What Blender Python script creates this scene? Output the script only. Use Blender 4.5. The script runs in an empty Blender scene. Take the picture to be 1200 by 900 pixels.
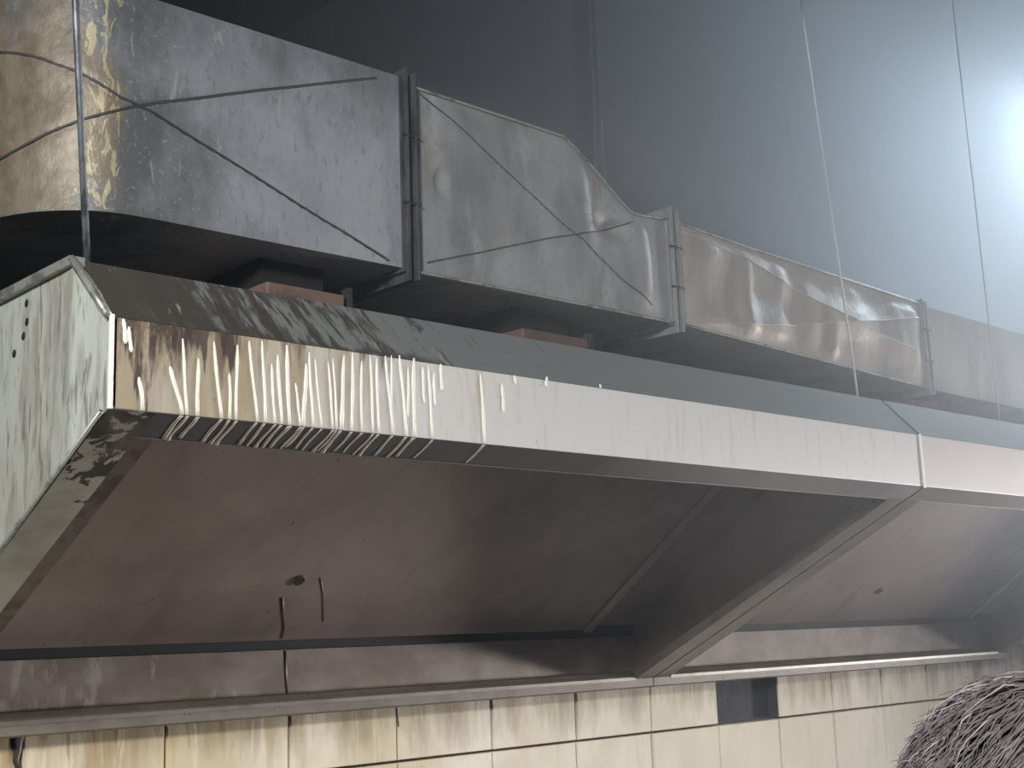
import bpy, bmesh, math, random
from mathutils import Vector, Matrix, noise

random.seed(7)
SC = bpy.context.scene
COL = SC.collection
K = 0.8          # design unit -> metres
EYE = 1.72       # camera height above the floor


def P(x, y, z):
    """design units (relative to the eye) -> world metres"""
    return Vector((x * K, y * K, z * K + EYE))


# ------------------------------------------------------------------ camera
cam_d = bpy.data.cameras.new('camera')
cam_d.sensor_width = 36.0
cam_d.lens = 36.0 * 1550.0 / 1200.0
cam_d.clip_start = 0.02
cam = bpy.data.objects.new('camera', cam_d)
COL.objects.link(cam)
R3 = Matrix(((0.7297, -0.1025, -0.676), (-0.6829, -0.1589, -0.713), (-0.0344, 0.982, -0.186)))
cam.matrix_world = Matrix.Translation((0, 0, EYE)) @ R3.to_quaternion().to_matrix().to_4x4()
SC.camera = cam

# ------------------------------------------------------------------ world
W = bpy.data.worlds.new('world')
SC.world = W
W.use_nodes = True
bg = W.node_tree.nodes['Background']
bg.inputs[0].default_value = (0.46, 0.60, 0.88, 1)
bg.inputs[1].default_value = 0.10

# ------------------------------------------------------------------ lights


def light(name, kind, loc, energy, color, size=0.2, target=None, size_y=None, spread=None):
    d = bpy.data.lights.new(name, kind)
    d.energy = energy
    d.color = color
    if kind == 'AREA':
        d.size = size
        if size_y:
            d.shape = 'RECTANGLE'
            d.size_y = size_y
        if spread:
            d.spread = spread
    else:
        d.shadow_soft_size = size
    o = bpy.data.objects.new(name, d)
    COL.objects.link(o)
    o.location = loc
    if target is not None:
        o.rotation_euler = (Vector(target) - Vector(loc)).to_track_quat('-Z', 'Y').to_euler()
    return o


# low work light standing on the right, throws the divider's shadow into the hood
light('work_light', 'AREA', P(11.0, 0.4, -0.5), 48, (1.0, 0.955, 0.94), 0.5, P(2.4, 1.6, -0.35), spread=.70)
# ceiling light of the cooking aisle, left and behind the viewer
light('aisle_light', 'AREA', P(-1.9, -0.4, 1.55), 170, (1.0, 0.985, 0.955), 1.2, P(1.4, 2.4, 0.7), 0.25)

# ------------------------------------------------------------------ exposure
SC.view_settings.view_transform = 'Standard'
SC.view_settings.look = 'None'
SC.view_settings.gamma = 1.0
SC.view_settings.use_curve_mapping = False
SC.view_settings.exposure = 0.0

# ------------------------------------------------------------------ materials


def srgb(r, g, b):
    f = lambda c: (c / 255 / 12.92) if c / 255 <= 0.04045 else ((c / 255 + 0.055) / 1.055) ** 2.4
    return (f(r), f(g), f(b), 1.0)


def material(name, base, rough=0.5, metal=0.0, layers=(), bump=None, spec=0.5, rvar=0.0, world=False):
    """layers: dicts with col, scale(x,y,z), lo, hi, detail, dist, grads[(axis,a,b)], amt, slope
    a layer is a stain or painted tone: thresholded noise, limited by linear ramps along axes
    (1 at a, 0 at b)."""
    m = bpy.data.materials.new(name)
    m.use_nodes = True
    nt = m.node_tree
    N, L = nt.nodes, nt.links
    bs = N['Principled BSDF']
    bs.inputs['Roughness'].default_value = rough
    bs.inputs['Metallic'].default_value = metal
    bs.inputs['Specular IOR Level'].default_value = spec
    tc = N.new('ShaderNodeTexCoord')
    sep = None
    geo = N.new('ShaderNodeNewGeometry').outputs['Position'] if world else tc.outputs['Object']
    rgb = N.new('ShaderNodeRGB')
    rgb.outputs[0].default_value = base
    cur = rgb.outputs[0]
    for i, ly in enumerate(layers):
        mp = N.new('ShaderNodeMapping')
        mp.inputs['Scale'].default_value = ly.get('scale', (5, 5, 5))
        mp.inputs['Rotation'].default_value = ly.get('rot', (0, 0, 0))
        mp.inputs['Location'].default_value = (i * 3.7, i * 1.3, i * 2.1)
        L.new(geo, mp.inputs['Vector'])
        nz = N.new('ShaderNodeTexNoise')
        nz.inputs['Scale'].default_value = 1.0
        nz.inputs['Detail'].default_value = ly.get('detail', 5)
        nz.inputs['Roughness'].default_value = ly.get('nrough', 0.6)
        nz.inputs['Distortion'].default_value = ly.get('dist', 0.0)
        L.new(mp.outputs[0], nz.inputs['Vector'])
        val = nz.outputs['Fac']
        bias = None
        for (ax, a, b) in ly.get('grads', ()):
            if sep is None:
                sep = N.new('ShaderNodeSeparateXYZ')
                L.new(geo, sep.inputs[0])
            mr = N.new('ShaderNodeMapRange')
            mr.inputs['From Min'].default_value = a
            mr.inputs['From Max'].default_value = b
            mr.inputs['To Min'].default_value = 0.0
            mr.inputs['To Max'].default_value = -0.5
            L.new(sep.outputs['XYZ'.index(ax)], mr.inputs['Value'])
            ad = N.new('ShaderNodeMath')
            ad.operation = 'ADD'
            L.new(val, ad.inputs[0])
            L.new(mr.outputs[0], ad.inputs[1])
            val = ad.outputs[0]
        mr = N.new('ShaderNodeMapRange')
        mr.inputs['From Min'].default_value = ly.get('lo', 0.45)
        mr.inputs['From Max'].default_value = ly.get('hi', 0.55)
        mr.inputs['To Max'].default_value = ly.get('amt', 1.0)
        L.new(val, mr.inputs['Value'])
        mx = N.new('ShaderNodeMix')
        mx.data_type = 'RGBA'
        L.new(mr.outputs[0], mx.inputs[0])
        L.new(cur, mx.inputs[6])
        mx.inputs[7].default_value = ly['col']
        cur = mx.outputs[2]
    L.new(cur, bs.inputs['Base Color'])
    if bump:
        sc, st, ds = bump
        mp = N.new('ShaderNodeMapping')
        mp.inputs['Scale'].default_value = sc
        L.new(tc.outputs['Object'], mp.inputs['Vector'])
        nz = N.new('ShaderNodeTexNoise')
        nz.inputs['Scale'].default_value = 1.0
        nz.inputs['Detail'].default_value = 6
        L.new(mp.outputs[0], nz.inputs['Vector'])
        bp = N.new('ShaderNodeBump')
        bp.inputs['Strength'].default_value = st
        bp.inputs['Distance'].default_value = ds
        L.new(nz.outputs['Fac'], bp.inputs['Height'])
        L.new(bp.outputs[0], bs.inputs['Normal'])
        if rvar:
            mr = N.new('ShaderNodeMapRange')
            mr.inputs['To Min'].default_value = rough - rvar
            mr.inputs['To Max'].default_value = rough + rvar
            L.new(nz.outputs['Fac'], mr.inputs['Value'])
            L.new(mr.outputs[0], bs.inputs['Roughness'])
    return m


soot = srgb(44, 42, 42)
M = {}
M['plaster'] = material('sooty_plaster', srgb(30, 36, 47), 0.9, 0,
                        [dict(col=srgb(26, 31, 40), scale=(1.2, 1.2, .8), lo=.4, hi=.65),
                         dict(col=srgb(23, 26, 33), scale=(.9, .9, .6), lo=.3, hi=.6, grads=[('X', 1.4, 4.2)])],
                        ((9, 9, 9), .3, .01))
M['ceiling'] = material('sooty_ceiling', srgb(24, 26, 29), 0.95, 0,
                        [dict(col=srgb(16, 17, 19), scale=(1.5, 1.5, 1.5), lo=.4, hi=.65)])
M['floor'] = material('greasy_floor', srgb(52, 48, 46), 0.6, 0,
                      [dict(col=srgb(38, 35, 34), scale=(2, 2, 2), lo=.4, hi=.7)])
M['mortar'] = material('dark_tile_bed', srgb(72, 73, 80), 0.95, 0,
                       [dict(col=srgb(58, 58, 64), scale=(9, 9, 9), lo=.4, hi=.7)], ((30, 30, 30), .6, .01))
tile_layers = [dict(col=srgb(214, 202, 172), scale=(2.5, 2.5, 1.5), lo=.42, hi=.7, amt=.6),
               dict(col=srgb(206, 192, 158), scale=(3, 3, 3), lo=.25, hi=.5, amt=.9, grads=[('X', 1.4, 3.6)]),
               dict(col=srgb(156, 142, 118), scale=(12, 3, 2.5), lo=.26, hi=.55, amt=.8, grads=[('Z', 1.56, 1.36)]),  # top row darker: grime, with the hood's shade painted in
               dict(col=srgb(166, 144, 104), scale=(26, 8, 2.2), lo=.42, hi=.62, amt=.7, grads=[('X', 1.3, 4.2), ('Z', 1.56, 1.2)]),
               dict(col=srgb(226, 218, 196), scale=(40, 8, 5), lo=.56, hi=.66, amt=.6),
               dict(col=srgb(110, 92, 70), scale=(60, 8, 6), lo=.50, hi=.62, amt=.6, grads=[('X', 1.3, 4.0), ('Z', 1.56, 1.30)])]
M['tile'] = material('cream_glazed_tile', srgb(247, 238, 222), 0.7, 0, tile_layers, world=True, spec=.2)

# stainless steel of the hood, each panel with grease, soot and tone changes; painted light on the lip
M['steel'] = material('hood_steel', srgb(168, 166, 162), 0.42, 0.55,
                      [dict(col=srgb(120, 118, 116), scale=(4, 4, 4), lo=.4, hi=.75, amt=.6)], ((40, 40, 40), .08, .004))
M['end'] = material('end_panel_steel', srgb(186, 190, 182), 0.40, 0.25,
                    [dict(col=srgb(150, 152, 144), scale=(30, 40, 8), lo=.48, hi=.62, amt=.75, dist=.4),
                     dict(col=srgb(140, 124, 100), scale=(5, 6, 3), lo=.52, hi=.7, amt=.45),
                     dict(col=srgb(112, 110, 100), scale=(40, 70, 11), lo=.57, hi=.64, amt=.7, dist=.6),
                     dict(col=srgb(70, 74, 74), scale=(50, 60, 9), lo=.47, hi=.58, amt=.8, grads=[('Y', 1.60, 1.74)])],  # darkest towards the front edge, ahead of the fold
                    ((60, 60, 14), .12, .003))
M['fascia'] = material('fascia_steel', srgb(203, 203, 202), 0.45, 0.1,
                       [dict(col=srgb(206, 203, 192), scale=(3, 3, 1), lo=.35, hi=.6, grads=[('X', 1.0, 2.2)]),
                        dict(col=srgb(158, 143, 116), scale=(16, 3, 3), lo=.18, hi=.46, amt=.9, grads=[('X', .80, 1.6)]),
                        dict(col=srgb(170, 168, 162), scale=(60, 3, 9), lo=.55, hi=.70, amt=.4),
                        dict(col=srgb(96, 82, 70), scale=(34, 3, 5.5), lo=.38, hi=.52, amt=.8, grads=[('X', .85, 2.1), ('Z', 2.155, 1.88)]),
                        dict(col=srgb(60, 48, 48), scale=(42, 3, 6), lo=.41, hi=.48, amt=.85, grads=[('X', .85, 1.7), ('Z', 2.16, 1.83)]),
                        dict(col=srgb(112, 98, 80), scale=(150, 10, 130), lo=.46, hi=.54, amt=.8, grads=[('X', .80, 1.7), ('Z', 2.155, 2.0)]),
                        dict(col=srgb(90, 88, 86), scale=(70, 10, 70), lo=.70, hi=.74, amt=.8)])
M['fascia_clean'] = material('fascia_steel_clean', srgb(190, 185, 184), 0.5, 0.1,
                             [dict(col=srgb(180, 174, 172), scale=(3, 3, 1), lo=.4, hi=.7, amt=.5)])
sl = (math.radians(45), 0, 0)
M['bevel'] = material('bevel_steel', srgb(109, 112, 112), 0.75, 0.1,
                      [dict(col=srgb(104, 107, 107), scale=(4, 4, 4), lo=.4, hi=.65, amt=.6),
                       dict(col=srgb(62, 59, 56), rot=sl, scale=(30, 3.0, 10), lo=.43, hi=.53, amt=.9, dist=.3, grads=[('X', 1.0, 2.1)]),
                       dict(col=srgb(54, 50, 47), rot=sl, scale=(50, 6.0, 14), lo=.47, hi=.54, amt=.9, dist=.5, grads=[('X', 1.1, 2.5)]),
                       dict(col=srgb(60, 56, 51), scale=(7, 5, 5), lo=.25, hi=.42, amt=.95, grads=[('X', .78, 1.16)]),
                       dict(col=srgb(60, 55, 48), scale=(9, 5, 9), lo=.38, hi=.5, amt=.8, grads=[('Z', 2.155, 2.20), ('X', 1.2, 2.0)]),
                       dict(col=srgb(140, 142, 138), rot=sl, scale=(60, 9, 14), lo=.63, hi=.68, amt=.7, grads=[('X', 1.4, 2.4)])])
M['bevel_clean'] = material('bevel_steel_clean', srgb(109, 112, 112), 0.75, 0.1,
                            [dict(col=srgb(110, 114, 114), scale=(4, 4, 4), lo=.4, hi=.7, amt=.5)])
M['lip'] = material('lip_steel_lit_right', srgb(92, 90, 91), 0.6, 0.1,
                    [dict(col=srgb(150, 146, 146), scale=(1.5, 1, 1), lo=.20, hi=.50, grads=[('X', 2.4, 1.0)]),  # paler towards the right: light from that side painted into the steel
                     dict(col=srgb(120, 116, 108), scale=(60, 30, 30), lo=.64, hi=.67, amt=.8, grads=[('X', .9, 1.8)])])
M['lip_clean'] = material('lip_steel_clean', srgb(140, 132, 128), 0.5, 0.35)
M['flange'] = material('stained_flange_steel', srgb(186, 184, 172), 0.5, 0.15,
                       [dict(col=soot, scale=(22, 22, 14), lo=.47, hi=.50, amt=.95, dist=.4, grads=[('Y', 1.68, 2.10)]),
                        dict(col=srgb(140, 130, 116), scale=(8, 8, 8), lo=.5, hi=.65, amt=.5)])
M['flange_in'] = material('brown_flange_steel', srgb(112, 101, 94), 0.55, 0.15,
                          [dict(col=srgb(60, 55, 52), scale=(16, 16, 10), lo=.5, hi=.6, amt=.7)])
M['divider'] = material('divider_steel', srgb(138, 132, 124), 0.45, 0.4,
                        [dict(col=srgb(104, 98, 92), scale=(10, 6, 6), lo=.45, hi=.65, amt=.6)])
M['baffle'] = material('smoke_browned_steel', srgb(152, 138, 132), 0.5, 0.2,
                       [dict(col=srgb(116, 103, 100), scale=(2.2, 2, 3), lo=.42, hi=.66, amt=.8),
                        dict(col=srgb(150, 128, 116), scale=(3, 2, 3), lo=.52, hi=.7, amt=.5),
                        dict(col=srgb(150, 140, 128), scale=(44, 6, 9), lo=.60, hi=.68, amt=.55, grads=[('Z', 1.74, 1.86), ('X', 1.0, 2.0)]),
                        dict(col=srgb(92, 80, 78), scale=(14, 3, 3), lo=.54, hi=.76, amt=.35),
                        dict(col=srgb(60, 52, 50), scale=(70, 30, 40), lo=.68, hi=.72, amt=.8)],
                       ((3, 3, 3), .10, .02))
M['backpanel'] = material('pinkish_steel_strip', srgb(146, 133, 126), 0.65, 0.1,
                          [dict(col=srgb(118, 104, 92), scale=(5, 2, 8), lo=.40, hi=.58, amt=.9),
                           dict(col=srgb(176, 168, 152), scale=(28, 4, 10), lo=.48, hi=.58, amt=.7, grads=[('X', 1.1, 2.3)]),
                           dict(col=srgb(70, 62, 58), scale=(70, 30, 60), lo=.71, hi=.74, amt=.7)])
M['gutter'] = material('gutter_steel', srgb(124, 115, 107), 0.6, 0.15,
                       [dict(col=srgb(96, 88, 80), scale=(9, 4, 12), lo=.45, hi=.65, amt=.7),
                        dict(col=srgb(60, 54, 50), scale=(50, 30, 50), lo=.66, hi=.70, amt=.7)])
M['plenum'] = material('black_plenum_steel', srgb(40, 39, 40), 0.8, 0)
M['edge'] = material('bright_edge_steel', srgb(238, 236, 230), 0.4, 0.1)
M['trim'] = material('dull_trim_steel', srgb(150, 152, 148), 0.4, 0.4,
                     [dict(col=srgb(84, 84, 80), scale=(30, 30, 30), lo=.5, hi=.6, amt=.7)])
M['drip'] = material('dried_white_drip', srgb(232, 230, 219), 0.5, 0.0)
M['lipdrip'] = material('dried_grey_drip', srgb(176, 168, 156), 0.5, 0.0)
M['darkdrip'] = material('dried_brown_drip', srgb(62, 52, 50), 0.5, 0.0)
M['black'] = material('black_recess', srgb(20, 20, 20), 0.8, 0)
M['collar'] = material('browned_collar_steel', srgb(112, 92, 84), 0.7, 0.1,
                       [dict(col=srgb(84, 70, 66), scale=(12, 12, 20), lo=.4, hi=.65)])

# galvanised duct
duct_bump = ((60, 60, 45), .45, .004)
tan = srgb(112, 103, 88)
M['duct1'] = material('mottled_galvanised_duct', srgb(144, 149, 155), 0.5, 0.2,
                      [dict(col=srgb(112, 116, 122), scale=(2.4, 2.4, 2.4), lo=.40, hi=.62, amt=.8),
                       dict(col=srgb(60, 60, 62), scale=(5, 5, 3), lo=.30, hi=.52, amt=.7, grads=[('X', 1.0, 1.5)]),
                       dict(col=srgb(150, 153, 153), scale=(38, 10, 9), lo=.63, hi=.69, amt=.8, dist=.8),
                       dict(col=srgb(150, 152, 152), scale=(130, 130, 130), lo=.60, hi=.68, amt=.6), dict(col=srgb(86, 88, 92), scale=(90, 90, 30), lo=.56, hi=.70, amt=.5), dict(col=srgb(78, 81, 86), scale=(6, 6, 3), lo=.36, hi=.60, amt=.75, grads=[('Z', 2.80, 2.48)]),  # last layer darkens the face towards its top
                       dict(col=tan, scale=(9, 3, 4), lo=.22, hi=.38, amt=.95, dist=.3, grads=[('X', .87, 1.0), ('Z', 2.66, 2.95), ('Z', 2.419, 2.412)]),
                       dict(col=srgb(88, 76, 62), scale=(40, 30, 26), lo=.42, hi=.66, amt=.75, grads=[('X', .88, .97)]),
                       dict(col=srgb(160, 153, 122), scale=(60, 24, 22), lo=.52, hi=.56, amt=.8, dist=1.0, grads=[('X', .95, 1.01), ('X', .91, .84), ('Z', 2.419, 2.412)])],
                      duct_bump, rvar=.12)
M['duct2'] = material('dented_galvanised_duct', srgb(140, 143, 146), 0.55, 0.2,
                      [dict(col=srgb(104, 106, 110), scale=(6, 6, 2.2), lo=.42, hi=.62, amt=.8),
                       dict(col=srgb(140, 126, 116), scale=(5, 5, 3), lo=.5, hi=.7, amt=.6),
                       dict(col=srgb(172, 172, 170), scale=(10, 8, 3), lo=.56, hi=.68, amt=.6),
                       dict(col=srgb(84, 86, 90), scale=(90, 90, 60), lo=.62, hi=.70, amt=.5)],
                      duct_bump, rvar=.12)
M['duct3'] = material('creased_galvanised_duct', srgb(160, 155, 151), 0.55, 0.2,
                      [dict(col=srgb(128, 122, 120), scale=(6, 6, 2.0), lo=.42, hi=.64, amt=.8),
                       dict(col=srgb(178, 170, 160), scale=(9, 8, 3), lo=.56, hi=.68, amt=.6)],
                      duct_bump, rvar=.10)
M['crease'] = material('crease_shade', srgb(58, 58, 60), 0.6, 0.2)  # dark lines painting the shading of the folds
M['crease_light'] = material('pale_crease', srgb(186, 180, 174), 0.5, 0.3)
M['angle_dark'] = material('sooty_angle_flange', srgb(84, 86, 92), 0.5, 0.4,
                           [dict(col=srgb(56, 57, 62), scale=(30, 30, 8), lo=.45, hi=.6)])
M['angle'] = material('grey_angle_flange', srgb(150, 154, 156), 0.45, 0.4,
                      [dict(col=srgb(116, 120, 122), scale=(30, 30, 8), lo=.45, hi=.6, amt=.6)])
M['rod'] = material('grey_threaded_rod', srgb(112, 118, 124), 0.5, 0.5,
                    [dict(col=srgb(74, 78, 84), scale=(60, 60, 30), lo=.45, hi=.6)])
M['rod_light'] = material('pale_threaded_rod', srgb(200, 206, 210), 0.5, 0.1)
M['pipe'] = material('dark_conduit', srgb(46, 49, 56), 0.7, 0.0)
M['skin'] = material('skin', srgb(176, 134, 112), 0.6, 0)
M['hair'] = material('dark_hair', srgb(110, 102, 104), 0.6, 0,
                     [dict(col=srgb(84, 77, 80), scale=(50, 50, 12), lo=.4, hi=.65)])
M['hair_light'] = material('greying_hair', srgb(160, 153, 155), 0.45, 0)
M['jacket'] = material('dark_jacket', srgb(46, 48, 56), 0.85, 0,
                       [dict(col=srgb(36, 37, 44), scale=(14, 14, 14), lo=.4, hi=.7)], ((90, 90, 90), .3, .004))
M['trousers'] = material('black_trousers', srgb(34, 34, 38), 0.9, 0)
M['lamp_body'] = material('lamp_body', srgb(180, 184, 186), 0.4, 0.5)

# ------------------------------------------------------------------ mesh helpers


def link(name, me, mat, parent=None, smooth=False):
    """mesh in world coordinates; the object's origin becomes its parent's origin"""
    o = bpy.data.objects.new(name, me)
    COL.objects.link(o)
    if mat is not None:
        me.materials.append(mat)
    if smooth:
        for p in me.polygons:
            p.use_smooth = True
    if parent is not None:
        o.parent = parent
    return o


def mesh(verts, faces, name='mesh'):
    me = bpy.data.meshes.new(name)
    me.from_pydata([tuple(v) for v in verts], [], faces)
    me.update()
    return me


def off(parent):
    return Vector((0, 0, 0))


def box_data(a, b):
    x0, y0, z0 = a
    x1, y1, z1 = b
    v = [(x0, y0, z0), (x1, y0, z0), (x1, y1, z0), (x0, y1, z0), (x0, y0, z1), (x1, y0, z1), (x1, y1, z1), (x0, y1, z1)]
    f = [(0, 3, 2, 1), (4, 5, 6, 7), (0, 1, 5, 4), (1, 2, 6, 5), (2, 3, 7, 6), (3, 0, 4, 7)]
    return v, f


def box(name, a, b, mat, parent=None, bevel=0.0):
    """a, b opposite corners in world metres"""
    lo = [min(a[i], b[i]) for i in range(3)]
    hi = [max(a[i], b[i]) for i in range(3)]
    v, f = box_data(lo, hi)
    me = mesh(v, f, name)
    if bevel:
        bm = bmesh.new()
        bm.from_mesh(me)
        bmesh.ops.bevel(bm, geom=bm.edges[:], offset=bevel, segments=2, affect='EDGES', profile=.5)
        bm.to_mesh(me)
        bm.free()
    return link(name, me, mat, parent)


def prism(name, yz, x0, x1, mat, parent=None, closed=True, bevel=0.0):
    """extrude a YZ outline (design units) along X"""
    n = len(yz)
    v = [P(x0, y, z) for y, z in yz] + [P(x1, y, z) for y, z in yz]
    f = [(i, (i + 1) % n, (i + 1) % n + n, i + n) for i in range(n if closed else n - 1)]
    if closed:
        f += [tuple(range(n))[::-1], tuple(range(n, 2 * n))]
    me = mesh(v, f, name)
    bm = bmesh.new()
    bm.from_mesh(me)
    bmesh.ops.recalc_face_normals(bm, faces=bm.faces[:])
    if bevel:
        bmesh.ops.bevel(bm, geom=bm.edges[:], offset=bevel, segments=2, affect='EDGES', profile=.5)
    bm.to_mesh(me)
    bm.free()
    return link(name, me, mat, parent)


def sheet(name, a, b, t, x0, x1, mat, parent=None, up=True, bevel=0.0):
    """flat sheet between YZ points a and b (design units), thickness t to the inside"""
    (y0, z0), (y1, z1) = a, b
    dy, dz = y1 - y0, z1 - z0
    L = math.hypot(dy, dz)
    ny, nz = -dz / L, dy / L
    if (nz < 0) == up:
        ny, nz = -ny, -nz
    return prism(name, [(y0, z0), (y1, z1), (y1 + ny * t, z1 + nz * t), (y0 + ny * t, z0 + nz * t)], x0, x1, mat, parent, bevel=bevel)


def tube(name, pts, r, mat, parent=None, seg=8, radii=None, smooth=True, flat=None):
    """tube along world points; flat=(axis vector, factor) squashes it along an axis"""
    pts = [Vector(p) for p in pts]
    V, F = [], []
    n = len(pts)
    up = Vector((0.13, 0.31, 0.94))
    for i, p in enumerate(pts):
        t = (pts[min(i + 1, n - 1)] - pts[max(i - 1, 0)]).normalized()
        a = t.cross(up)
        if a.length < .05:
            a = t.cross(Vector((1, 0, 0)))
        a.normalize()
        b = t.cross(a).normalized()
        rr = radii[i] if radii else r
        for s in range(seg):
            an = 2 * math.pi * s / seg
            q = a * math.cos(an) * rr + b * math.sin(an) * rr
            if flat:
                ax, fac = flat
                q = q - ax * q.dot(ax) * (1 - fac)
            V.append(p + q)
    for i in range(n - 1):
        for s in range(seg):
            s2 = (s + 1) % seg
            F.append((i * seg + s, i * seg + s2, (i + 1) * seg + s2, (i + 1) * seg + s))
    F.append(tuple(range(seg))[::-1])
    F.append(tuple((n - 1) * seg + s for s in range(seg)))
    if name is None:
        return V, F
    return link(name, mesh(V, F, name), mat, parent, smooth)


def empty(name, label, cat, group=None):
    o = bpy.data.objects.new(name, None)
    COL.objects.link(o)
    o['label'] = label
    o['category'] = cat
    if group:
        o['group'] = group
    return o


def tag(o, label, cat, group=None):
    o['label'] = label
    o['category'] = cat
    if group:
        o['group'] = group
    return o


def rebase(root, loc):
    """put the Empty at the base of its thing; children keep their place"""
    root.location = loc
    for c in root.children:
        c.matrix_parent_inverse = Matrix.Translation(-Vector(loc))


# ------------------------------------------------------------------ the room
YW = 3.17     # tile face
YB = 3.22     # wall behind the tiles
wall = box('wall_back', P(-4, YB, -2.15), P(13, YB + .2, 4.2), M['plaster'])
wall['kind'] = 'structure'
wall['label'] = 'tall soot-grey back wall behind the hood and duct'
ceil = box('ceiling', P(2.06, -4, 4.0), P(13, YB, 4.2), M['ceiling'])
ceil['kind'] = 'structure'
ceil['label'] = 'dark sooty ceiling high above the duct'
sof = box('trim_1', P(-4, -4, 1.79), P(2.06, YB, 2.1), M['ceiling'])
sof['kind'] = 'structure'
sof['label'] = 'black lowered soffit above the left end of the duct'
flo = box('floor', P(-4, -4, -2.15 - .1), P(13, YB, -2.15), M['floor'])
flo['kind'] = 'structure'
flo['label'] = 'greasy kitchen floor below the hood'

# tiles: one mesh shared by every full tile, the cut top row another
TP = 0.3765
GAP = 0.008
X0 = 1.740 - 6 * TP
ROWS = [(-0.355, -0.08), (-0.733, -0.355), (-1.11, -0.733)]


def tile_mesh(h):
    v, f = box_data((GAP * K / 2, 0, GAP * K / 2), (TP * K - GAP * K / 2, (YB - YW) * K, h * K - GAP * K / 2))
    me = mesh(v, f, 'tile')
    bm = bmesh.new()
    bm.from_mesh(me)
    ed = [e for e in bm.edges if all(abs(q.co.y) < 1e-6 for q in e.verts)]
    bmesh.ops.bevel(bm, geom=ed, offset=.002, segments=1, affect='EDGES')
    bm.to_mesh(me)
    bm.free()
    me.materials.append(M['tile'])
    return me


bed = box('tile_bed', P(-4, YB - .006, -2.1), P(12.5, YB - .0005, -.0), M['mortar'], wall)
tm = {}
for ri, (z0, z1) in enumerate(ROWS):
    h = round(z1 - z0, 3)
    if h not in tm:
        tm[h] = tile_mesh(h)
    for ci in range(0, 27):
        if ri == 0 and ci == 12:      # this one has fallen off
            continue
        o = bpy.data.objects.new('tile', tm[h])
        COL.objects.link(o)
        o.parent = wall
        o.location = P(X0 + ci * TP + random.uniform(-.002, .002), YW + random.uniform(-.002, .002), z0)
box('mortar_edge', P(X0 + 13 * TP - .004, YW + .003, ROWS[0][0] + .004), P(X0 + 13 * TP + .0035, YB - .006, -.1), M['mortar'], wall)
# soot that has run out of the joints below the gutter
for (xj, w, l) in [(1.352, .020, .11), (1.740, .010, .05), (2.117, .012, .035), (2.494, .009, .09), (2.87, .006, .06), (3.62, .006, .05)]:
    pts = [P(xj + random.uniform(-.3, .3) * w, YW - .001, -.165 - l * i / 5) for i in range(6)]
    tube('soot_run', pts, .01, M['darkdrip'], wall, 8, [w * K * (1 - .75 * i / 5) for i in range(6)], flat=(Vector((0, 1, 0)), .15))
# two thin conduits on the wall above the duct
for xx, r in ((3.507, .004), (3.541, .0085)):
    c = tube('conduit', [P(xx, YB - .02, .9), P(xx, YB - .02, 2.0), P(xx, YB - .02, 3.98)], r, M['pipe'], None, 8)
    tag(c, 'thin dark conduit on the back wall above the duct, ' + ('right and thicker of the pair' if r > .008 else 'left and thinner of the pair'), 'conduit', 'wall conduits')

# ------------------------------------------------------------------ hood
XE, XS = 0.985, 3.555
ML = XS - XE
FY, FZ0, FZ1 = 2.0, 0.387, 0.541
RY, RZ = 2.117, 0.664
BY = 3.165
SLOPE = -0.505
GY, GZ = 3.09, -0.163


def sz(y):
    return FZ0 + SLOPE * (y - FY)


BSL = -.728


def bz(y):
    return .0067 + BSL * (y - 3.107)


DRIPS = [(0.876,0.375,0.895,0.317),(0.894,0.416,0.903,0.316),(0.919,0.391,0.919,0.316),(0.943,0.418,0.956,0.316),(0.969,0.375,0.970,0.322),(0.981,0.418,0.980,0.320),(1.001,0.426,1.014,0.317),(1.023,0.429,1.028,0.318),(1.038,0.397,1.044,0.317),(1.049,0.412,1.055,0.316),(1.064,0.428,1.069,0.316),(1.079,0.373,1.088,0.317),(1.099,0.404,1.093,0.318),(1.104,0.422,1.110,0.318),(1.114,0.414,1.125,0.319),(1.138,0.411,1.146,0.318),(1.147,0.418,1.153,0.319),(1.168,0.425,1.161,0.317),(1.184,0.431,1.181,0.317),(1.200,0.420,1.199,0.318),(1.217,0.431,1.221,0.318),(1.230,0.428,1.231,0.317),(1.247,0.434,1.259,0.318),(1.258,0.436,1.258,0.350),(1.275,0.438,1.286,0.317),(1.292,0.421,1.290,0.339),(1.304,0.437,1.301,0.318),(1.321,0.425,1.324,0.365),(1.333,0.428,1.339,0.318),(1.345,0.418,1.345,0.362),(1.360,0.434,1.360,0.389),(1.446,0.427,1.450,0.319),(1.494,0.415,1.495,0.366),(1.524,0.433,1.525,0.418),(1.600,0.439,1.599,0.421),(1.737,0.440,1.737,0.433),(0.807,0.432,0.810,0.398),(0.815,0.422,0.818,0.387),(0.831,0.355,0.836,0.323)]


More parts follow.
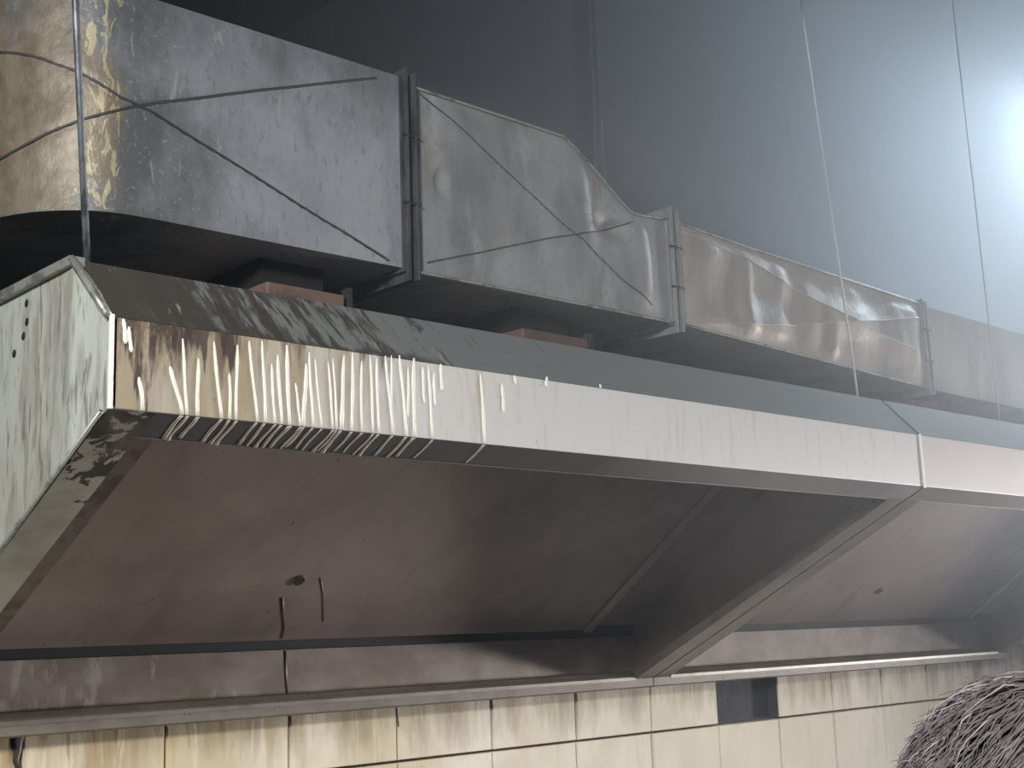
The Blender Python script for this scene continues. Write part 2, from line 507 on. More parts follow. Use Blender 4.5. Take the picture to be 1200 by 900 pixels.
def hood(xe, first, label):
    xs = xe + ML
    root = empty('range_hood', label, 'range hood', 'joined range hoods along the tiled wall')
    clean = not first
    g = .003
    t = .006
    # front fascia, sloping bevel and flat roof
    prism('fascia', [(FY, FZ0), (FY, FZ1), (FY + t, FZ1), (FY + t, FZ0)], xe + .004, xs - g, M['fascia_clean' if clean else 'fascia'], root, bevel=.0015)
    sheet('bevel_panel', (FY + .0005, FZ1 + .001), (RY, RZ), t, xe + .006, xs - g, M['bevel_clean' if clean else 'bevel'], root, up=False)
    roof = prism('roof_panel', [(RY, RZ), (BY, RZ), (BY, RZ - t), (RY, RZ - t)], xe + .006, xs - g, M['bevel'], root)
    # underside lip in the sloping plane of the opening, with a turned-up edge
    lip = sheet('lip', (FY, FZ0 - .0005), (2.070, sz(2.070)), .004, xe + .01, xs - g, M['lip_clean' if clean else 'lip'], root)
    sheet('turned_edge', (2.070, sz(2.070)), (2.074, sz(2.070) + .035), .004, xe + .06, xs - .06, M['lip_clean' if clean else 'lip'], lip)
    # side flanges of the opening
    for side, xa, xb in (('l', xe + (.001 if first else .005), xe + .085), ('r', xs - .092, xs - .005)):
        stained = first and side == 'l'
        fm = M['flange'] if stained else M['divider']
        fl = sheet('side_flange', (2.058 if not stained else 2.0, sz(2.058 if not stained else 2.0) - .0012), (GY + .012, sz(GY + .012)), .004, xa, xb, fm, root)
        xi = xb if side == 'l' else xa
        if stained:
            sheet('flange_return', (2.070, sz(2.070) + .010), (GY, sz(GY) + .010), .006, xi - .004, xi + .042, M['flange_in'], fl)
        else:
            sheet('flange_return', (2.070, sz(2.070) + .003), (GY, sz(GY) + .003), .026, xi - (.006 if side == 'l' else 0), xi + (.006 if side == 'r' else 0), M['divider'], fl)
    # side panels
    outline = [(FY + .003, FZ0 + .002), (FY + .003, FZ1), (RY, RZ - .002), (BY, RZ - .002), (BY, -.14), (GY, sz(GY) + .004)]
    if first:
        # the visible end: folded along a vertical line behind the bevel
        fold = RY + .0
        xf = xe - .012
        V, F = [], []
        def zt(y):
            return FZ1 + (RZ - FZ1) * (y - FY) / (RY - FY) if y < RY else RZ
        ys = [FY, FY + .04, FY + .08, fold - .012, fold - .004, fold + .004, fold + .014, fold + .05, 2.4, 2.7, 3.0, BY]
        xsn = [xe + .004, xe - .001, xe - .006, xf + .001, xf - .0008, xf - .001, xf + 0, xf + .002, xf + .005, xf + .006, xf + .006, xf + .006]
        for y, x in zip(ys, xsn):
            V += [P(x, y, sz(y)), P(x, y, zt(y)), P(x + .008, y, zt(y)), P(x + .008, y, sz(y))]
        for i in range(len(ys) - 1):
            for s in range(4):
                a, b = i * 4 + s, i * 4 + (s + 1) % 4
                F.append((a, b, b + 4, a + 4))
        F += [(3, 2, 1, 0), tuple(len(V) - 4 + s for s in range(4))]
        ep = link('end_panel', mesh(V, F), M['end'], root, True)
        ep.data.set_sharp_from_angle(angle=math.radians(40))
        # folded rims along the top and the bevel end
        prism('rim', [(RY - .004, RZ - .012), (BY, RZ - .012), (BY, RZ + .005), (RY - .004, RZ + .005)], xf - .010, xf + .018, M['trim'], ep)
        tube('rim', [P(xe - .006, FY - .001, FZ1 + .002), P(xf - .004, RY, RZ + .001)], .006, M['trim'], ep, 6)
        box('corner_strip', P(xe - .001, FY - .005, FZ0 - .002), P(xe + .006, FY + .004, FZ1 + .004), M['edge'], ep, .0012)
        tube('lower_rim', [P(xf + .004, FY + .01, sz(FY + .01)), P(xf + .006, 2.5, sz(2.5)), P(xf + .006, GY, sz(GY))], .0035, M['trim'], ep, 6)
        for (y, z) in [(2.3176, .628), (2.3137, .592), (2.3268, .568), (2.3658, .542)]:
            tube('rivet_hole', [P(xf + .0035, y, z), P(xf + .008, y, z)], .0065, M['black'], ep, 10)
    else:
        prism('side_panel', outline, xe + g, xe + .009, M['baffle'], root)
    prism('side_panel', outline, xs - .009, xs - g, M['baffle'], root)
    # inner baffle, sloping from the hood roof down to the wall
    xr = xe + 2.275
    ytop = 2.24
    sheet('baffle', (ytop, bz(ytop)), (3.107, bz(3.107)), .006, xe + .012, xr, M['baffle'], root)
    sheet('baffle_edge', (ytop, bz(ytop) - .004), (3.107, bz(3.107) - .004), .006, xr - .034, xr + .006, M['steel'], root, up=False)
    sheet('filler_panel', (ytop, bz(ytop) + .03), (3.13, bz(3.13) + .03), .006, xr + .004, xs - .010, M['baffle'], root)
    # lower back strip, dark slot behind the baffle, drip gutter
    box('back_panel', P(xe + .012, BY - .006, -.16), P(xs - .01, BY, -.020), M['backpanel'], root)
    box('plenum_back', P(xe + .012, BY + .004, -.16), P(xs - .01, BY + .012, RZ - .01), M['plenum'], root)
    gut = prism('gutter', [(BY - .007, -.139), (GY + .032, -.140), (GY, sz(GY) + .004), (GY, -.190), (GY + .02, -.196), (BY - .007, -.196)], xe + .002, xs - g, M['gutter'], root)
    prism('gutter_rim', [(GY - .003, sz(GY) - .004), (GY - .003, sz(GY) + .006), (GY + .004, sz(GY) + .011), (GY + .004, sz(GY) - .004)], xe + .09, xs - .095, M['divider'], gut)
    # bolt hole in the baffle
    hx = 1.965 if first else 4.805
    hy = 2.9007 if first else 2.9456
    nrm = Vector((0, -.728, -1)).normalized()
    c0 = P(hx, hy, bz(hy))
    rim = tube('bolt_ring', [c0 - nrm * .002, c0 + nrm * .003], .0155, M['trim'], root, 16, smooth=False)
    tube('bolt_hole', [c0, c0 + nrm * .004], .0128, M['black'], rim, 12, smooth=False)
    # exhaust collars between roof and duct
    cols = [(1.585, 1.80), (2.38, 2.63)] if first else [(4.35, 4.6)]
    for xa, xb in cols:
        col = box('exhaust_collar', P(xa, 2.46, RZ - .002), P(xb, 2.82, .80), M['collar'], root, .004)
        box('collar_neck', P(xa + .02, 2.52, .79), P(xb - .02, 2.79, .885), M['black'], col)  # neck coloured black to stand in for the shade under the duct
        box('collar_bracket', P(xb + .012, 2.46, RZ - .002), P(xb + .022, 2.49, .82), M['plenum'], col)
    if first:
        ax = Vector((0, 1, 0))
        sn = Vector((0, SLOPE, -1)).normalized()
        for (xa, za, xb, zb) in DRIPS:
            n = 8
            pts, rad = [], []
            w = random.uniform(.0022, .0040)
            ph = random.uniform(0, 6)
            reach = zb < .325
            for i in range(n + 1):
                f = i / n
                x = xa + (xb - xa) * f + math.sin(ph + f * 5) * .0007
                z = za + (zb - za) * f
                pts.append(Vector((x, FY * K - .0006, z + EYE)))
                rad.append(w * (.5 + .5 * min(1, f * 6)) * (.75 + .45 * abs(noise.noise(Vector((xa * 90, f * 4.0, ph))))) * (.5 if (i == n and not reach) else 1))
            if reach:
                pts[-1].z = FZ0 * K + EYE + .0005
            tube('drip', pts, w, M['drip'], root, 6, rad, flat=(ax, .3))
            if reach and xa > .87:
                pts, rad = [], []
                L = random.uniform(.8, 1.0)
                for i in range(6):
                    f = i / 5 * L
                    y = FY + .070 * f
                    pts.append(P(0, y, sz(y) - .001) + Vector((xb + math.sin(ph + f * 5) * .0012, 0, 0)))
                    rad.append(w * (.65 + .3 * random.random() + (.8 if i == 5 and L > .95 else 0)))
                tube('drip_tail', pts, w, M['lipdrip'], root, 6, rad, flat=(sn, .1))
        # brown runs on the baffle and the strip below
        for pp, r in (([(1.9498, 2.9572), (1.985, 3.005), (2.026, 3.06), (2.045, 3.10)], .004), ([(2.0256, 2.892), (2.075, 2.95), (2.1414, 3.0427)], .0022)):
            tube('brown_run', [P(x, y, bz(y) - .001) for x, y in pp], r, M['darkdrip'], root, 6, flat=(nrm, .08))
        tube('brown_run', [P(2.094, BY - .0065, -.022), P(2.096, BY - .0065, -.08), P(2.10, BY - .0065, -.137)], .004, M['darkdrip'], root, 6, flat=(ax, .08))
    else:
        box('seam_strip', P(xe - .002, FY - .004, FZ0 - .004), P(xe + .006, FY + .002, FZ1 + .003), M['edge'], root, .0008)
        tube('seam_strip', [P(xe + .002, FY, FZ1 + .003), P(xe + .002, RY, RZ + .001)], .0014, M['bevel_clean'], root, 6)
    rebase(root, P(xe, FY, -.196))
    return root


hood(XE, True, 'near steel range hood with white drips down its left fascia and a folded end panel')
hood(XS, False, 'far clean-fronted steel range hood beyond the fascia seam, deep in the haze')

# ------------------------------------------------------------------ exhaust duct
DY = 2.40
PLAN = [(.955, 3.12), (.958, 2.95), (.975, 2.76), (1.02, 2.567), (1.06, 2.495), (1.109, 2.446), (1.15, 2.420), (1.1965, 2.406), (1.26, 2.401), (1.935, 2.40)]


def plan_y(x):
    if x >= 1.26:
        return DY
    for (xa, ya), (xb, yb) in zip(PLAN, PLAN[1:]):
        if xa <= x <= xb:
            return ya + (yb - ya) * (x - xa) / max(xb - xa, 1e-6)
    return 3.12


def persp_fix(xp, zp):
    """crease points were measured on the straight front plane; carry them onto the bend"""
    tab = [(.80, 1.19), (.844, 1.15), (.954, 1.07), (1.089, 1.019), (1.2, 1.0)]
    if xp >= 1.2:
        return xp, zp
    if xp <= .8:
        return xp * 1.19, zp * 1.19
    for (a, fa), (b, fb) in zip(tab, tab[1:]):
        if a <= xp <= b:
            f = fa + (fb - fa) * (xp - a) / (b - a)
            return xp * f, zp * f


C1a = [persp_fix(*p) for p in [(.844, 1.149), (.942, 1.138), (1.044, 1.14), (1.116, 1.135), (1.191, 1.112), (1.268, 1.095), (1.474, 1.028), (1.7, .945), (1.884, .885)]]
C1b = [persp_fix(*p) for p in [(.857, .856), (.95, .924), (1.032, .99), (1.11, 1.043), (1.268, 1.119), (1.517, 1.215), (1.855, 1.338)]]
C2a = [(1.988, 1.338), (2.184, 1.245), (2.488, 1.085), (2.686, .986), (2.833, .914)]
C2b = [(2.003, .899), (2.172, .953), (2.42, 1.036), (2.624, 1.094), (2.77, 1.15)]
C3a = [(3.001, 1.165), (3.332, 1.12), (3.602, 1.064), (3.896, 1.004), (4.278, .954)]
C3b = [(3.053, .890), (3.422, .933), (3.897, 1.01), (4.35, 1.09)]


def seg_dist(px, pz, line):
    best = 9
    for (ax, az), (bx, bz_) in zip(line, line[1:]):
        vx, vz = bx - ax, bz_ - az
        t = max(0, min(1, ((px - ax) * vx + (pz - az) * vz) / (vx * vx + vz * vz)))
        best = min(best, math.hypot(px - ax - vx * t, pz - az - vz * t))
    return best


def lerp_tab(tab, x):
    if x <= tab[0][0]:
        return tab[0][1]
    for (a, fa), (b, fb) in zip(tab, tab[1:]):
        if x <= b:
            return fa + (fb - fa) * (x - a) / (b - a)
    return tab[-1][1]


def disp(sec, x, z, zb, zt):
    """how far the sheet stands proud (towards the room)"""
    d = 0.0
    e = min(1, max(0, (x - sec['x0']) / .10), max(0, (sec['x1'] - x) / .08)) * min(1, (z - zb) / .05, (zt - z) / .05)
    e = max(0, e)
    for ln in sec['creases']:
        q = seg_dist(x, z, ln)
        d += sec['ridge'] * math.exp(-(q / .055) ** 2)
        d -= sec['cut'] * math.exp(-(q / .006) ** 2)
    v = noise.noise(Vector((x * 5.0, z * 2.4, sec['seed'])))
    v2 = noise.noise(Vector((x * 14, z * 7, sec['seed'] + 5)))
    d += sec['dent'] * (v * 1.0 + v2 * .35)
    for (dx, dz, rx, rz, am) in sec.get('lumps', ()):
        d += am * math.exp(-((x - dx) / rx) ** 2 - ((z - dz) / rz) ** 2)
    return d * e


SECS = [
    dict(x0=.955, x1=1.937, bot=[(.9, .866), (1.94, .874)], top=[(.9, 1.352), (1.94, 1.364)], creases=[C1a, C1b], ridge=.006, cut=.003, dent=.005, seed=1.3, mat='duct1', back=2.95),
    dict(x0=1.974, x1=2.934, bot=[(1.97, .868), (2.94, .874)], top=[(1.97, 1.348), (2.503, 1.347), (2.60, 1.292), (2.70, 1.222), (2.7725, 1.178), (2.81, 1.181), (2.94, 1.193)], creases=[C2a, C2b],
         ridge=.008, cut=.003, dent=.009, seed=4.7, mat='duct2', back=2.95,
         lumps=[(2.80, 1.03, .05, .12, .022), (2.68, 1.12, .06, .03, -.03), (2.05, 1.12, .03, .05, -.02), (2.04, 1.20, .03, .02, .015), (2.55, 1.2, .04, .12, .014)]),
    dict(x0=2.982, x1=4.36, bot=[(2.98, .874), (3.9, .842), (4.36, .825)], top=[(2.98, 1.190), (3.3, 1.176), (3.92, 1.158), (4.36, 1.145)], creases=[C3a, C3b], ridge=.012, cut=-.002, dent=.011, seed=9.1, mat='duct3', back=2.85,
         lumps=[(3.28, 1.0, .04, .16, .02), (3.55, .98, .05, .14, -.022), (3.75, .92, .04, .08, .018), (3.1, 1.1, .05, .06, .012)]),
    dict(x0=4.38, x1=7.2, bot=[(4.38, .825), (7.2, .80)], top=[(4.38, 1.14), (7.2, 1.12)], creases=[], ridge=0, cut=0, dent=.008, seed=2.2, mat='duct3', back=2.85),
]
duct = empty('exhaust_duct', 'long dented galvanised exhaust duct running above the range hoods', 'duct')


def front_cols(sec):
    cols = []
    if sec['x0'] < 1:
        for (xa, ya), (xb, yb) in zip(PLAN, PLAN[1:]):
            n = max(2, int(math.hypot(xb - xa, yb - ya) / .011))
            for i in range(n):
                f = i / n
                cols.append((xa + (xb - xa) * f, ya + (yb - ya) * f))
        cols.append((1.937, DY))
        # soften the polyline
        for _ in range(6):
            cols = [cols[0]] + [((a[0] + 2 * b[0] + c[0]) / 4, (a[1] + 2 * b[1] + c[1]) / 4) for a, b, c in zip(cols, cols[1:], cols[2:])] + [cols[-1]]
    else:
        step = .011 if sec['x1'] < 4.37 else .04
        n = int((sec['x1'] - sec['x0']) / step)
        cols = [(sec['x0'] + (sec['x1'] - sec['x0']) * i / n, DY) for i in range(n + 1)]
    return cols


def surf_point(sec, x, z, lift=0.0):
    zb, zt = lerp_tab(sec['bot'], x), lerp_tab(sec['top'], x)
    y = plan_y(x) if sec['x0'] < 1 else DY
    return P(x, y - disp(sec, x, z, zb, zt) - lift, z)


for sec in SECS:
    cols = front_cols(sec)
    nv = 46 if sec['x1'] < 4.37 else 12
    V, F = [], []
    for i, (x, y) in enumerate(cols):
        a = cols[max(i - 1, 0)]
        b = cols[min(i + 1, len(cols) - 1)]
        nx, ny = (b[1] - a[1]), -(b[0] - a[0])
        L = math.hypot(nx, ny)
        nx, ny = nx / L, ny / L
        zb, zt = lerp_tab(sec['bot'], x), lerp_tab(sec['top'], x)
        for j in range(nv + 1):
            z = zb + (zt - zb) * j / nv
            d = disp(sec, x, z, zb, zt)
            V.append(P(x + nx * d, y + ny * d, z))
        # back corners
        if sec['x0'] < 1:
            bx = max(x, 1.45) if y < 2.6 else 1.45
            by = 2.95 if x > 1.45 else 2.95 + (3.12 - 2.95) * (1 if y > 2.6 else (1.45 - x) / .5 * .0)
        else:
            bx, by = x, sec['back']
        V.append(P(bx, by, zt))
        V.append(P(bx, by, zb))
    st = nv + 3
    for i in range(len(cols) - 1):
        for j in range(st):
            j2 = (j + 1) % st
            F.append((i * st + j, (i + 1) * st + j, (i + 1) * st + j2, i * st + j2))
    F.append(tuple(range(st)))
    F.append(tuple((len(cols) - 1) * st + j for j in range(st))[::-1])
    me = mesh(V, F)
    s = link('duct_section', me, M[sec['mat']], duct, True)
    me.set_sharp_from_angle(angle=math.radians(38))
    for ln in sec['creases']:
        pts = []
        for (ax_, az_), (bx_, bz2) in zip(ln, ln[1:]):
            n = max(2, int(math.hypot(bx_ - ax_, bz2 - az_) / .02))
            for i in range(n):
                f = i / n
                pts.append((ax_ + (bx_ - ax_) * f, az_ + (bz2 - az_) * f))
        pts.append(ln[-1])
        pts = [surf_point(sec, x, z, .0004) + (Vector((-.0012, 0, 0)) if x < 1.1 else Vector((0, 0, 0))) for x, z in pts if x > .96]
        tube('crease', pts, .0027 if sec['x0'] < 1 else .0019 if sec['x0'] < 2.9 else .0014, M['crease' if sec['x0'] < 2.9 else 'crease_light'], s, 6)
    # rolled hem along the lower and upper edges
    if 1 < sec['x0'] < 4.37:
        for tab, dz in ((sec['bot'], .002), (sec['top'], -.002)):
            n = 40
            tube('hem', [P(x, DY - .003, lerp_tab(tab, x) + dz) for x in [sec['x0'] + (sec['x1'] - sec['x0']) * i / n for i in range(n + 1)]], .0035, M['trim'], s, 6)


def ring(name, x0, x1, z0, z1, y0, y1, w, mat, parent):
    """rectangular angle-iron frame round the duct"""
    V, F = [], []
    o = [(y0, z0), (y1, z0), (y1, z1), (y0, z1)]
    n_ = [(y0 + w, z0 + w), (y1 - w, z0 + w), (y1 - w, z1 - w), (y0 + w, z1 - w)]
    for x in (x0, x1):
        V += [P(x, y, z) for y, z in o] + [P(x, y, z) for y, z in n_]
    for i in range(4):
        j = (i + 1) % 4
        F += [(i, j, j + 4, i + 4), (i + 8, i + 12, j + 12, j + 8), (i, i + 8, j + 8, j), (i + 4, j + 4, j + 12, i + 12)]
    me = mesh(V, F)
    bm = bmesh.new()
    bm.from_mesh(me)
    bmesh.ops.recalc_face_normals(bm, faces=bm.faces[:])
    bm.to_mesh(me)
    bm.free()
    return link(name, me, mat, parent)


for (xa, z0, z1, back, m, m2) in ((1.937, .842, 1.386, 2.98, 'angle_dark', 'angle_dark'), (2.934, .846, 1.228, 2.96, 'angle', 'angle'), (4.352, .80, 1.16, 2.88, 'angle', 'angle')):
    for k, dx in enumerate((0, .026)):
        fr = ring('joint_flange', xa + dx, xa + dx + .007, z0 + k * .004, z1 - k * .008, DY - .014, back, .05, M[m], duct)
        ring('flange_foot', xa - .012 + dx * 1.6, xa + .006 + dx * 1.6, z0 + .022, z1 - .022, DY - .006, back - .02, .02, M[m2], fr)
        if k == 0:
            for q in (.36, .68):
                zz = z0 + (z1 - z0) * q
                tube('bolt', [P(xa - .010, DY - .012, zz), P(xa + .043, DY - .012, zz)], .0028, M['black'], fr, 6)
rebase(duct, P(.955, DY, .80))

# ------------------------------------------------------------------ hanger rods


def rod(a, b, r, mat, label):
    a, b = P(*a), P(*b)
    root = empty('hanger_rod', label, 'rod', 'threaded hanger rods of the hood')
    d = (b - a).normalized()
    tube('rod', [a, a.lerp(b, .5), b], r, mat, root, 10)
    tube('nut', [a + d * .001, a + d * .010], r * 1.9, mat, root, 6, smooth=False)
    tube('washer', [a, a + d * .002], r * 2.6, mat, root, 12, smooth=False)
    rebase(root, a)


rod((1.023, 2.17, .664), (.931, 2.15, 1.79), .0052, M['rod'], 'nearest grey hanger rod at the end panel, crossing the tan duct bend')
rod((3.515, 2.17, .664), (3.12, 2.15, 3.99), .0027, M['rod_light'], 'pale hanger rod rising beside the fascia seam, crossing the buckled duct')
rod((4.46, 2.19, .664), (4.40, 2.19, 3.99), .0019, M['rod_light'], 'farthest faint hanger rod at right, nearly lost in the haze')

# ------------------------------------------------------------------ lamp whose glow fills the haze
lp = P(5.99, 2.3, 2.3)
lamp = empty('pendant_lamp', 'bright bulkhead lamp hanging in the smoke at the upper right edge', 'lamp')
tube('lamp_cord', [lp + Vector((0, 0, .10)), P(5.99, 2.3, 3.0), P(5.99, 2.3, 3.99)], .004, M['pipe'], lamp, 6)
V, F = [], []
prof = [(.012, .11), (.035, .10), (.045, .07), (.10, .05), (.14, .03), (.142, .027), (.10, .045), (.04, .06)]
for r, z in prof:
    V += [lp + Vector((r * math.cos(2 * math.pi * s / 20), r * math.sin(2 * math.pi * s / 20), z)) for s in range(20)]
for i in range(len(prof) - 1):
    for s in range(20):
        F.append((i * 20 + s, i * 20 + (s + 1) % 20, (i + 1) * 20 + (s + 1) % 20, (i + 1) * 20 + s))
link('lamp_shade', mesh(V, F), M['lamp_body'], lamp, True)
bm = bmesh.new()
bmesh.ops.create_uvsphere(bm, u_segments=16, v_segments=10, radius=.045)
for v in bm.verts:
    v.co += lp
me = bpy.data.meshes.new('bulb')
bm.to_mesh(me)
bm.free()
em = bpy.data.materials.new('bulb_glow')
em.use_nodes = True
eb = em.node_tree.nodes['Principled BSDF']
eb.inputs['Emission Color'].default_value = (.85, .94, 1, 1)
eb.inputs['Emission Strength'].default_value = 40
link('bulb', me, em, lamp, True)
pl = light('lamp_light', 'POINT', lp - Vector((0, 0, .06)), 205, (.60, .80, 1.0), .06)
pl.parent = lamp
rebase(lamp, lp)
pl.matrix_parent_inverse = Matrix.Translation(-lp)

# ------------------------------------------------------------------ person at lower right
HC = Vector((0.997, 0.480, EYE - 0.183))       # centre of the skull
gx, gy = HC.x, HC.y - .01


def skin_mesh(verts, edges, radii, levels=2, root=0):
    me = bpy.data.meshes.new('body')
    me.from_pydata(verts, edges, [])
    o = bpy.data.objects.new('tmp', me)
    COL.objects.link(o)
    o.modifiers.new('s', 'SKIN')
    for i, r in enumerate(radii):
        sv = me.skin_vertices[0].data[i]
        sv.radius = (r, r) if not isinstance(r, tuple) else r
        sv.use_root = (i == root)
    su = o.modifiers.new('u', 'SUBSURF')
    su.levels = levels
    dg = bpy.context.evaluated_depsgraph_get()
    out = bpy.data.meshes.new_from_object(o.evaluated_get(dg))
    bpy.data.objects.remove(o)
    out.materials.clear()
    return out


def rel(x, y, z):
    return (gx + x, gy + y, z)


hz = HC.z
person = empty('person', 'person with tousled greyish hair seen from behind at the lower right corner', 'person')
bv = [rel(0, 0, .92), rel(0, .0, 1.12), rel(0, -.01, 1.32), rel(0, 0, hz - .17), rel(0, .01, hz - .10),
      rel(-.17, -.01, 1.34), rel(-.22, -.02, 1.08), rel(-.21, .06, .86), rel(-.21, .09, .78),
      rel(.17, -.01, 1.34), rel(.22, -.02, 1.08), rel(.21, .06, .86), rel(.21, .09, .78),
      rel(-.09, 0, .86), rel(-.10, .01, .48), rel(-.10, -.02, .09), rel(-.10, .12, .04),
      rel(.09, 0, .86), rel(.10, .01, .48), rel(.10, -.02, .09), rel(.10, .12, .04)]
be = [(0, 1), (1, 2), (2, 3), (3, 4), (2, 5), (5, 6), (6, 7), (7, 8), (2, 9), (9, 10), (10, 11), (11, 12), (0, 13), (13, 14), (14, 15), (15, 16), (0, 17), (17, 18), (18, 19), (19, 20)]
br = [.13, .12, .13, .055, .055, .06, .042, .03, .03, .06, .042, .03, .03, .085, .058, .04, .035, .085, .058, .04, .035]
body = skin_mesh(bv, be, br)
# skull, face, ears and fingers welded into the same surface
bm = bmesh.new()
bm.from_mesh(body)
sub = bmesh.new()
bmesh.ops.create_icosphere(sub, subdivisions=4, radius=1)
for v in sub.verts:
    c = v.co
    face = max(0, c.y)
    x = c.x * (.074 - .012 * max(0, -c.z) * (1 if c.z < 0 else 0))
    y = c.y * .094
    z = c.z * .115
    if c.y > .3 and abs(c.x) < .25 and -.25 < c.z < .1:
        y += .020 * (1 - abs(c.x) / .25) * (1 - (c.z + .25) / .45)      # nose
    for ex in (-.38, .38):
        q = math.hypot(c.x - ex, c.z - .05)
        if c.y > 0 and q < .2:
            y -= .010 * (1 - q / .2)                                   # eye sockets
    if c.y > .3 and abs(c.x) < .3 and abs(c.z + .45) < .05:
        y -= .004                                                      # mouth
    v.co = HC + Vector((x, y, z))
me_h = bpy.data.meshes.new('h')
sub.to_mesh(me_h)
sub.free()
bm.from_mesh(me_h)
for sx in (-1, 1):
    e = bmesh.ops.create_icosphere(bm, subdivisions=2, radius=1)
    for v in e['verts']:
        v.co = HC + Vector((sx * .076 + v.co.x * .010, -.005 + v.co.y * .020, -.01 + v.co.z * .033))
    base = Vector(rel(sx * .21, .09, .78))
    for fi, (fx, fl) in enumerate(((-.030, .070), (-.010, .080), (.010, .076), (.030, .060))):
        fv, ff = tube(None, [base + Vector((fx * .8, .0, .01)), base + Vector((fx, .008, -.03)), base + Vector((fx, .018, -.03 - fl * .5)), base + Vector((fx, .016, -.03 - fl))], .008, None, seg=8)
        vs = [bm.verts.new(q) for q in fv]
        for f in ff:
            bm.faces.new([vs[i] for i in f])
    fv, ff = tube(None, [base + Vector((-sx * .02, .0, .02)), base + Vector((-sx * .05, .015, -.015)), base + Vector((-sx * .055, .022, -.05))], .009, None, seg=8)
    vs = [bm.verts.new(q) for q in fv]
    for f in ff:
        bm.faces.new([vs[i] for i in f])
bm.to_mesh(body)
bm.free()
bo = link('body', body, M['skin'], person, True)
rm = bo.modifiers.new('weld', 'REMESH')
rm.mode = 'VOXEL'
rm.voxel_size = .006
rm.use_smooth_shade = True
whole = bpy.data.meshes.new_from_object(bo.evaluated_get(bpy.context.evaluated_depsgraph_get()))
bo.modifiers.clear()
bo.data = whole
bm = bmesh.new()
bm.from_mesh(whole)
todo, best = set(bm.verts), []
while todo:
    v0 = todo.pop()
    isl, st_ = [v0], [v0]
    while st_:
        for e in st_.pop().link_edges:
            for q in e.verts:
                if q in todo:
                    todo.discard(q)
                    isl.append(q)
                    st_.append(q)
    if len(isl) > len(best):
        best = isl
best = set(best)
bmesh.ops.delete(bm, geom=[v for v in bm.verts if v not in best], context='VERTS')
bm.to_mesh(whole)
bm.free()
jv = [rel(0, 0, .86), rel(0, 0, 1.12), rel(0, -.01, 1.33), rel(0, -.005, hz - .155), rel(-.175, -.01, 1.34), rel(-.225, -.02, 1.08), rel(-.212, .055, .89), rel(.175, -.01, 1.34), rel(.225, -.02, 1.08), rel(.212, .055, .89)]
link('jacket', skin_mesh(jv, [(0, 1), (1, 2), (2, 3), (2, 4), (4, 5), (5, 6), (2, 7), (7, 8), (8, 9)], [.155, .145, .15, .07, .08, .062, .05, .08, .062, .05]), M['jacket'], person, True)
tv = [rel(0, 0, .95), rel(-.09, 0, .84), rel(-.10, .01, .48), rel(-.10, -.01, .06), rel(.09, 0, .84), rel(.10, .01, .48), rel(.10, -.01, .06)]
link('trousers', skin_mesh(tv, [(0, 1), (1, 2), (2, 3), (0, 4), (4, 5), (5, 6)], [.14, .105, .078, .062, .105, .078, .062]), M['trousers'], person, True)
for sx in (-.10, .10):
    sh = box('shoe', rel(sx - .045, -.09, 0), rel(sx + .045, .19, .085), M['black'], person, .03)

# scalp of short hair under the locks
bm = bmesh.new()
bmesh.ops.create_icosphere(bm, subdivisions=4, radius=1)
bmesh.ops.delete(bm, geom=[v for v in bm.verts if v.co.z < -.55 or (v.co.y > .72 and v.co.z < .3)], context='VERTS')
for v in bm.verts:
    w = 1.0 + .05 * noise.noise(v.co * 5)
    v.co = HC + Vector((v.co.x * .083 * w, v.co.y * .101 * w, v.co.z * .121 * w))
me = bpy.data.meshes.new('scalp_hair')
bm.to_mesh(me)
bm.free()
link('scalp_hair', me, M['hair'], person, True)
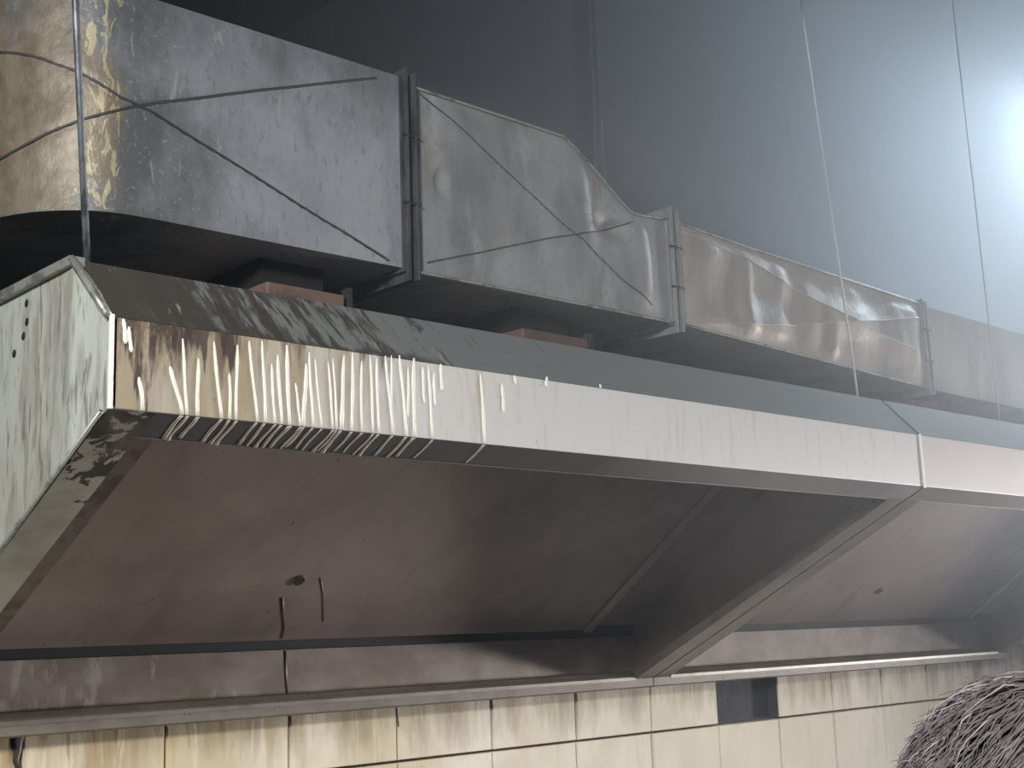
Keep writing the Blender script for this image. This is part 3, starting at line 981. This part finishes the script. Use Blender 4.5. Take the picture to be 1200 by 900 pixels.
# hair: tapered locks swept from the crown over the skull
crown = Vector((.35, -.25, .90)).normalized()
for part, count, mat, lw in (('hair', 5200, 'hair', .0013), ('grey_locks', 260, 'hair_light', .0011)):
    V, F = [], []
    rr = random.Random(11 if part == 'hair' else 5)
    for i in range(count):
        while True:
            d = Vector((rr.gauss(0, 1), rr.gauss(0, 1), rr.gauss(0, 1))).normalized()
            if d.z > -.55 - .0 and not (d.y > .75 and d.z < .2):
                break
        t = (d - crown * d.dot(crown))
        t = t.normalized() if t.length > .05 else Vector((-1, 0, 0))
        t = (t + Vector((-.55, .35, -.45)) + Vector((rr.gauss(0, .12), rr.gauss(0, .12), rr.gauss(0, .12)))).normalized()
        Ln = rr.uniform(.5, 1.0)
        pts, rad = [], []
        lift0 = rr.uniform(1.0, 1.10) + (.02 if part != 'hair' else 0)
        for s in range(6):
            f = s / 5
            q = (d + t * Ln * f).normalized()
            lift = lift0 + .10 * math.sin(f * math.pi * .8) + rr.uniform(0, .07) * f
            if f > .7:
                lift += .10 * (f - .7) * rr.uniform(0, 3)
            pts.append(HC + Vector((q.x * .090, q.y * .106, q.z * .118)) * lift)
            rad.append(lw * (1 - .85 * f) * rr.uniform(.8, 1.2))
        v, f_ = tube(None, pts, lw, None, seg=5, radii=rad)
        b = len(V)
        V += v
        F += [tuple(k + b for k in q) for q in f_]
    hp = link(part, mesh(V, F), M[mat], person, True)
    hp['kind'] = 'stuff'
rebase(person, Vector((gx, gy, 0)))

# ------------------------------------------------------------------ smoke
hz_o = box('smoke_haze', P(-3.5, -3.5, -2.1), P(8.5, YB - .01, 3.95), None)
hz_o['kind'] = 'stuff'
hz_o['label'] = 'blue-grey smoke hanging in the kitchen, thickest towards the right'
hz_o['category'] = 'smoke'
sm = bpy.data.materials.new('smoke')
sm.use_nodes = True
nt = sm.node_tree
for n in list(nt.nodes):
    if n.type != 'OUTPUT_MATERIAL':
        nt.nodes.remove(n)
out = [n for n in nt.nodes if n.type == 'OUTPUT_MATERIAL'][0]
vs = nt.nodes.new('ShaderNodeVolumeScatter')
vs.inputs['Color'].default_value = (.84, .91, 1.0, 1)
vs.inputs['Anisotropy'].default_value = .25
tc = nt.nodes.new('ShaderNodeTexCoord')
sp = nt.nodes.new('ShaderNodeSeparateXYZ')
nt.links.new(tc.outputs['Object'], sp.inputs[0])
mr = nt.nodes.new('ShaderNodeMapRange')
mr.interpolation_type = 'SMOOTHSTEP'
mr.inputs['From Min'].default_value = .7
mr.inputs['From Max'].default_value = 3.6
mr.inputs['To Min'].default_value = .006
mr.inputs['To Max'].default_value = .40
nt.links.new(sp.outputs[0], mr.inputs[0])
mz = nt.nodes.new('ShaderNodeMapRange')      # smoke gathers under the ceiling
mz.interpolation_type = 'SMOOTHSTEP'
mz.inputs['From Min'].default_value = 1.6
mz.inputs['From Max'].default_value = 2.6
mz.inputs['To Min'].default_value = .08
mz.inputs['To Max'].default_value = 1.0
nt.links.new(sp.outputs[2], mz.inputs[0])
mm = nt.nodes.new('ShaderNodeMath')
mm.operation = 'MULTIPLY'
nt.links.new(mr.outputs[0], mm.inputs[0])
nt.links.new(mz.outputs[0], mm.inputs[1])
nt.links.new(mm.outputs[0], vs.inputs['Density'])
nt.links.new(vs.outputs[0], out.inputs['Volume'])
hz_o.data.materials.append(sm)
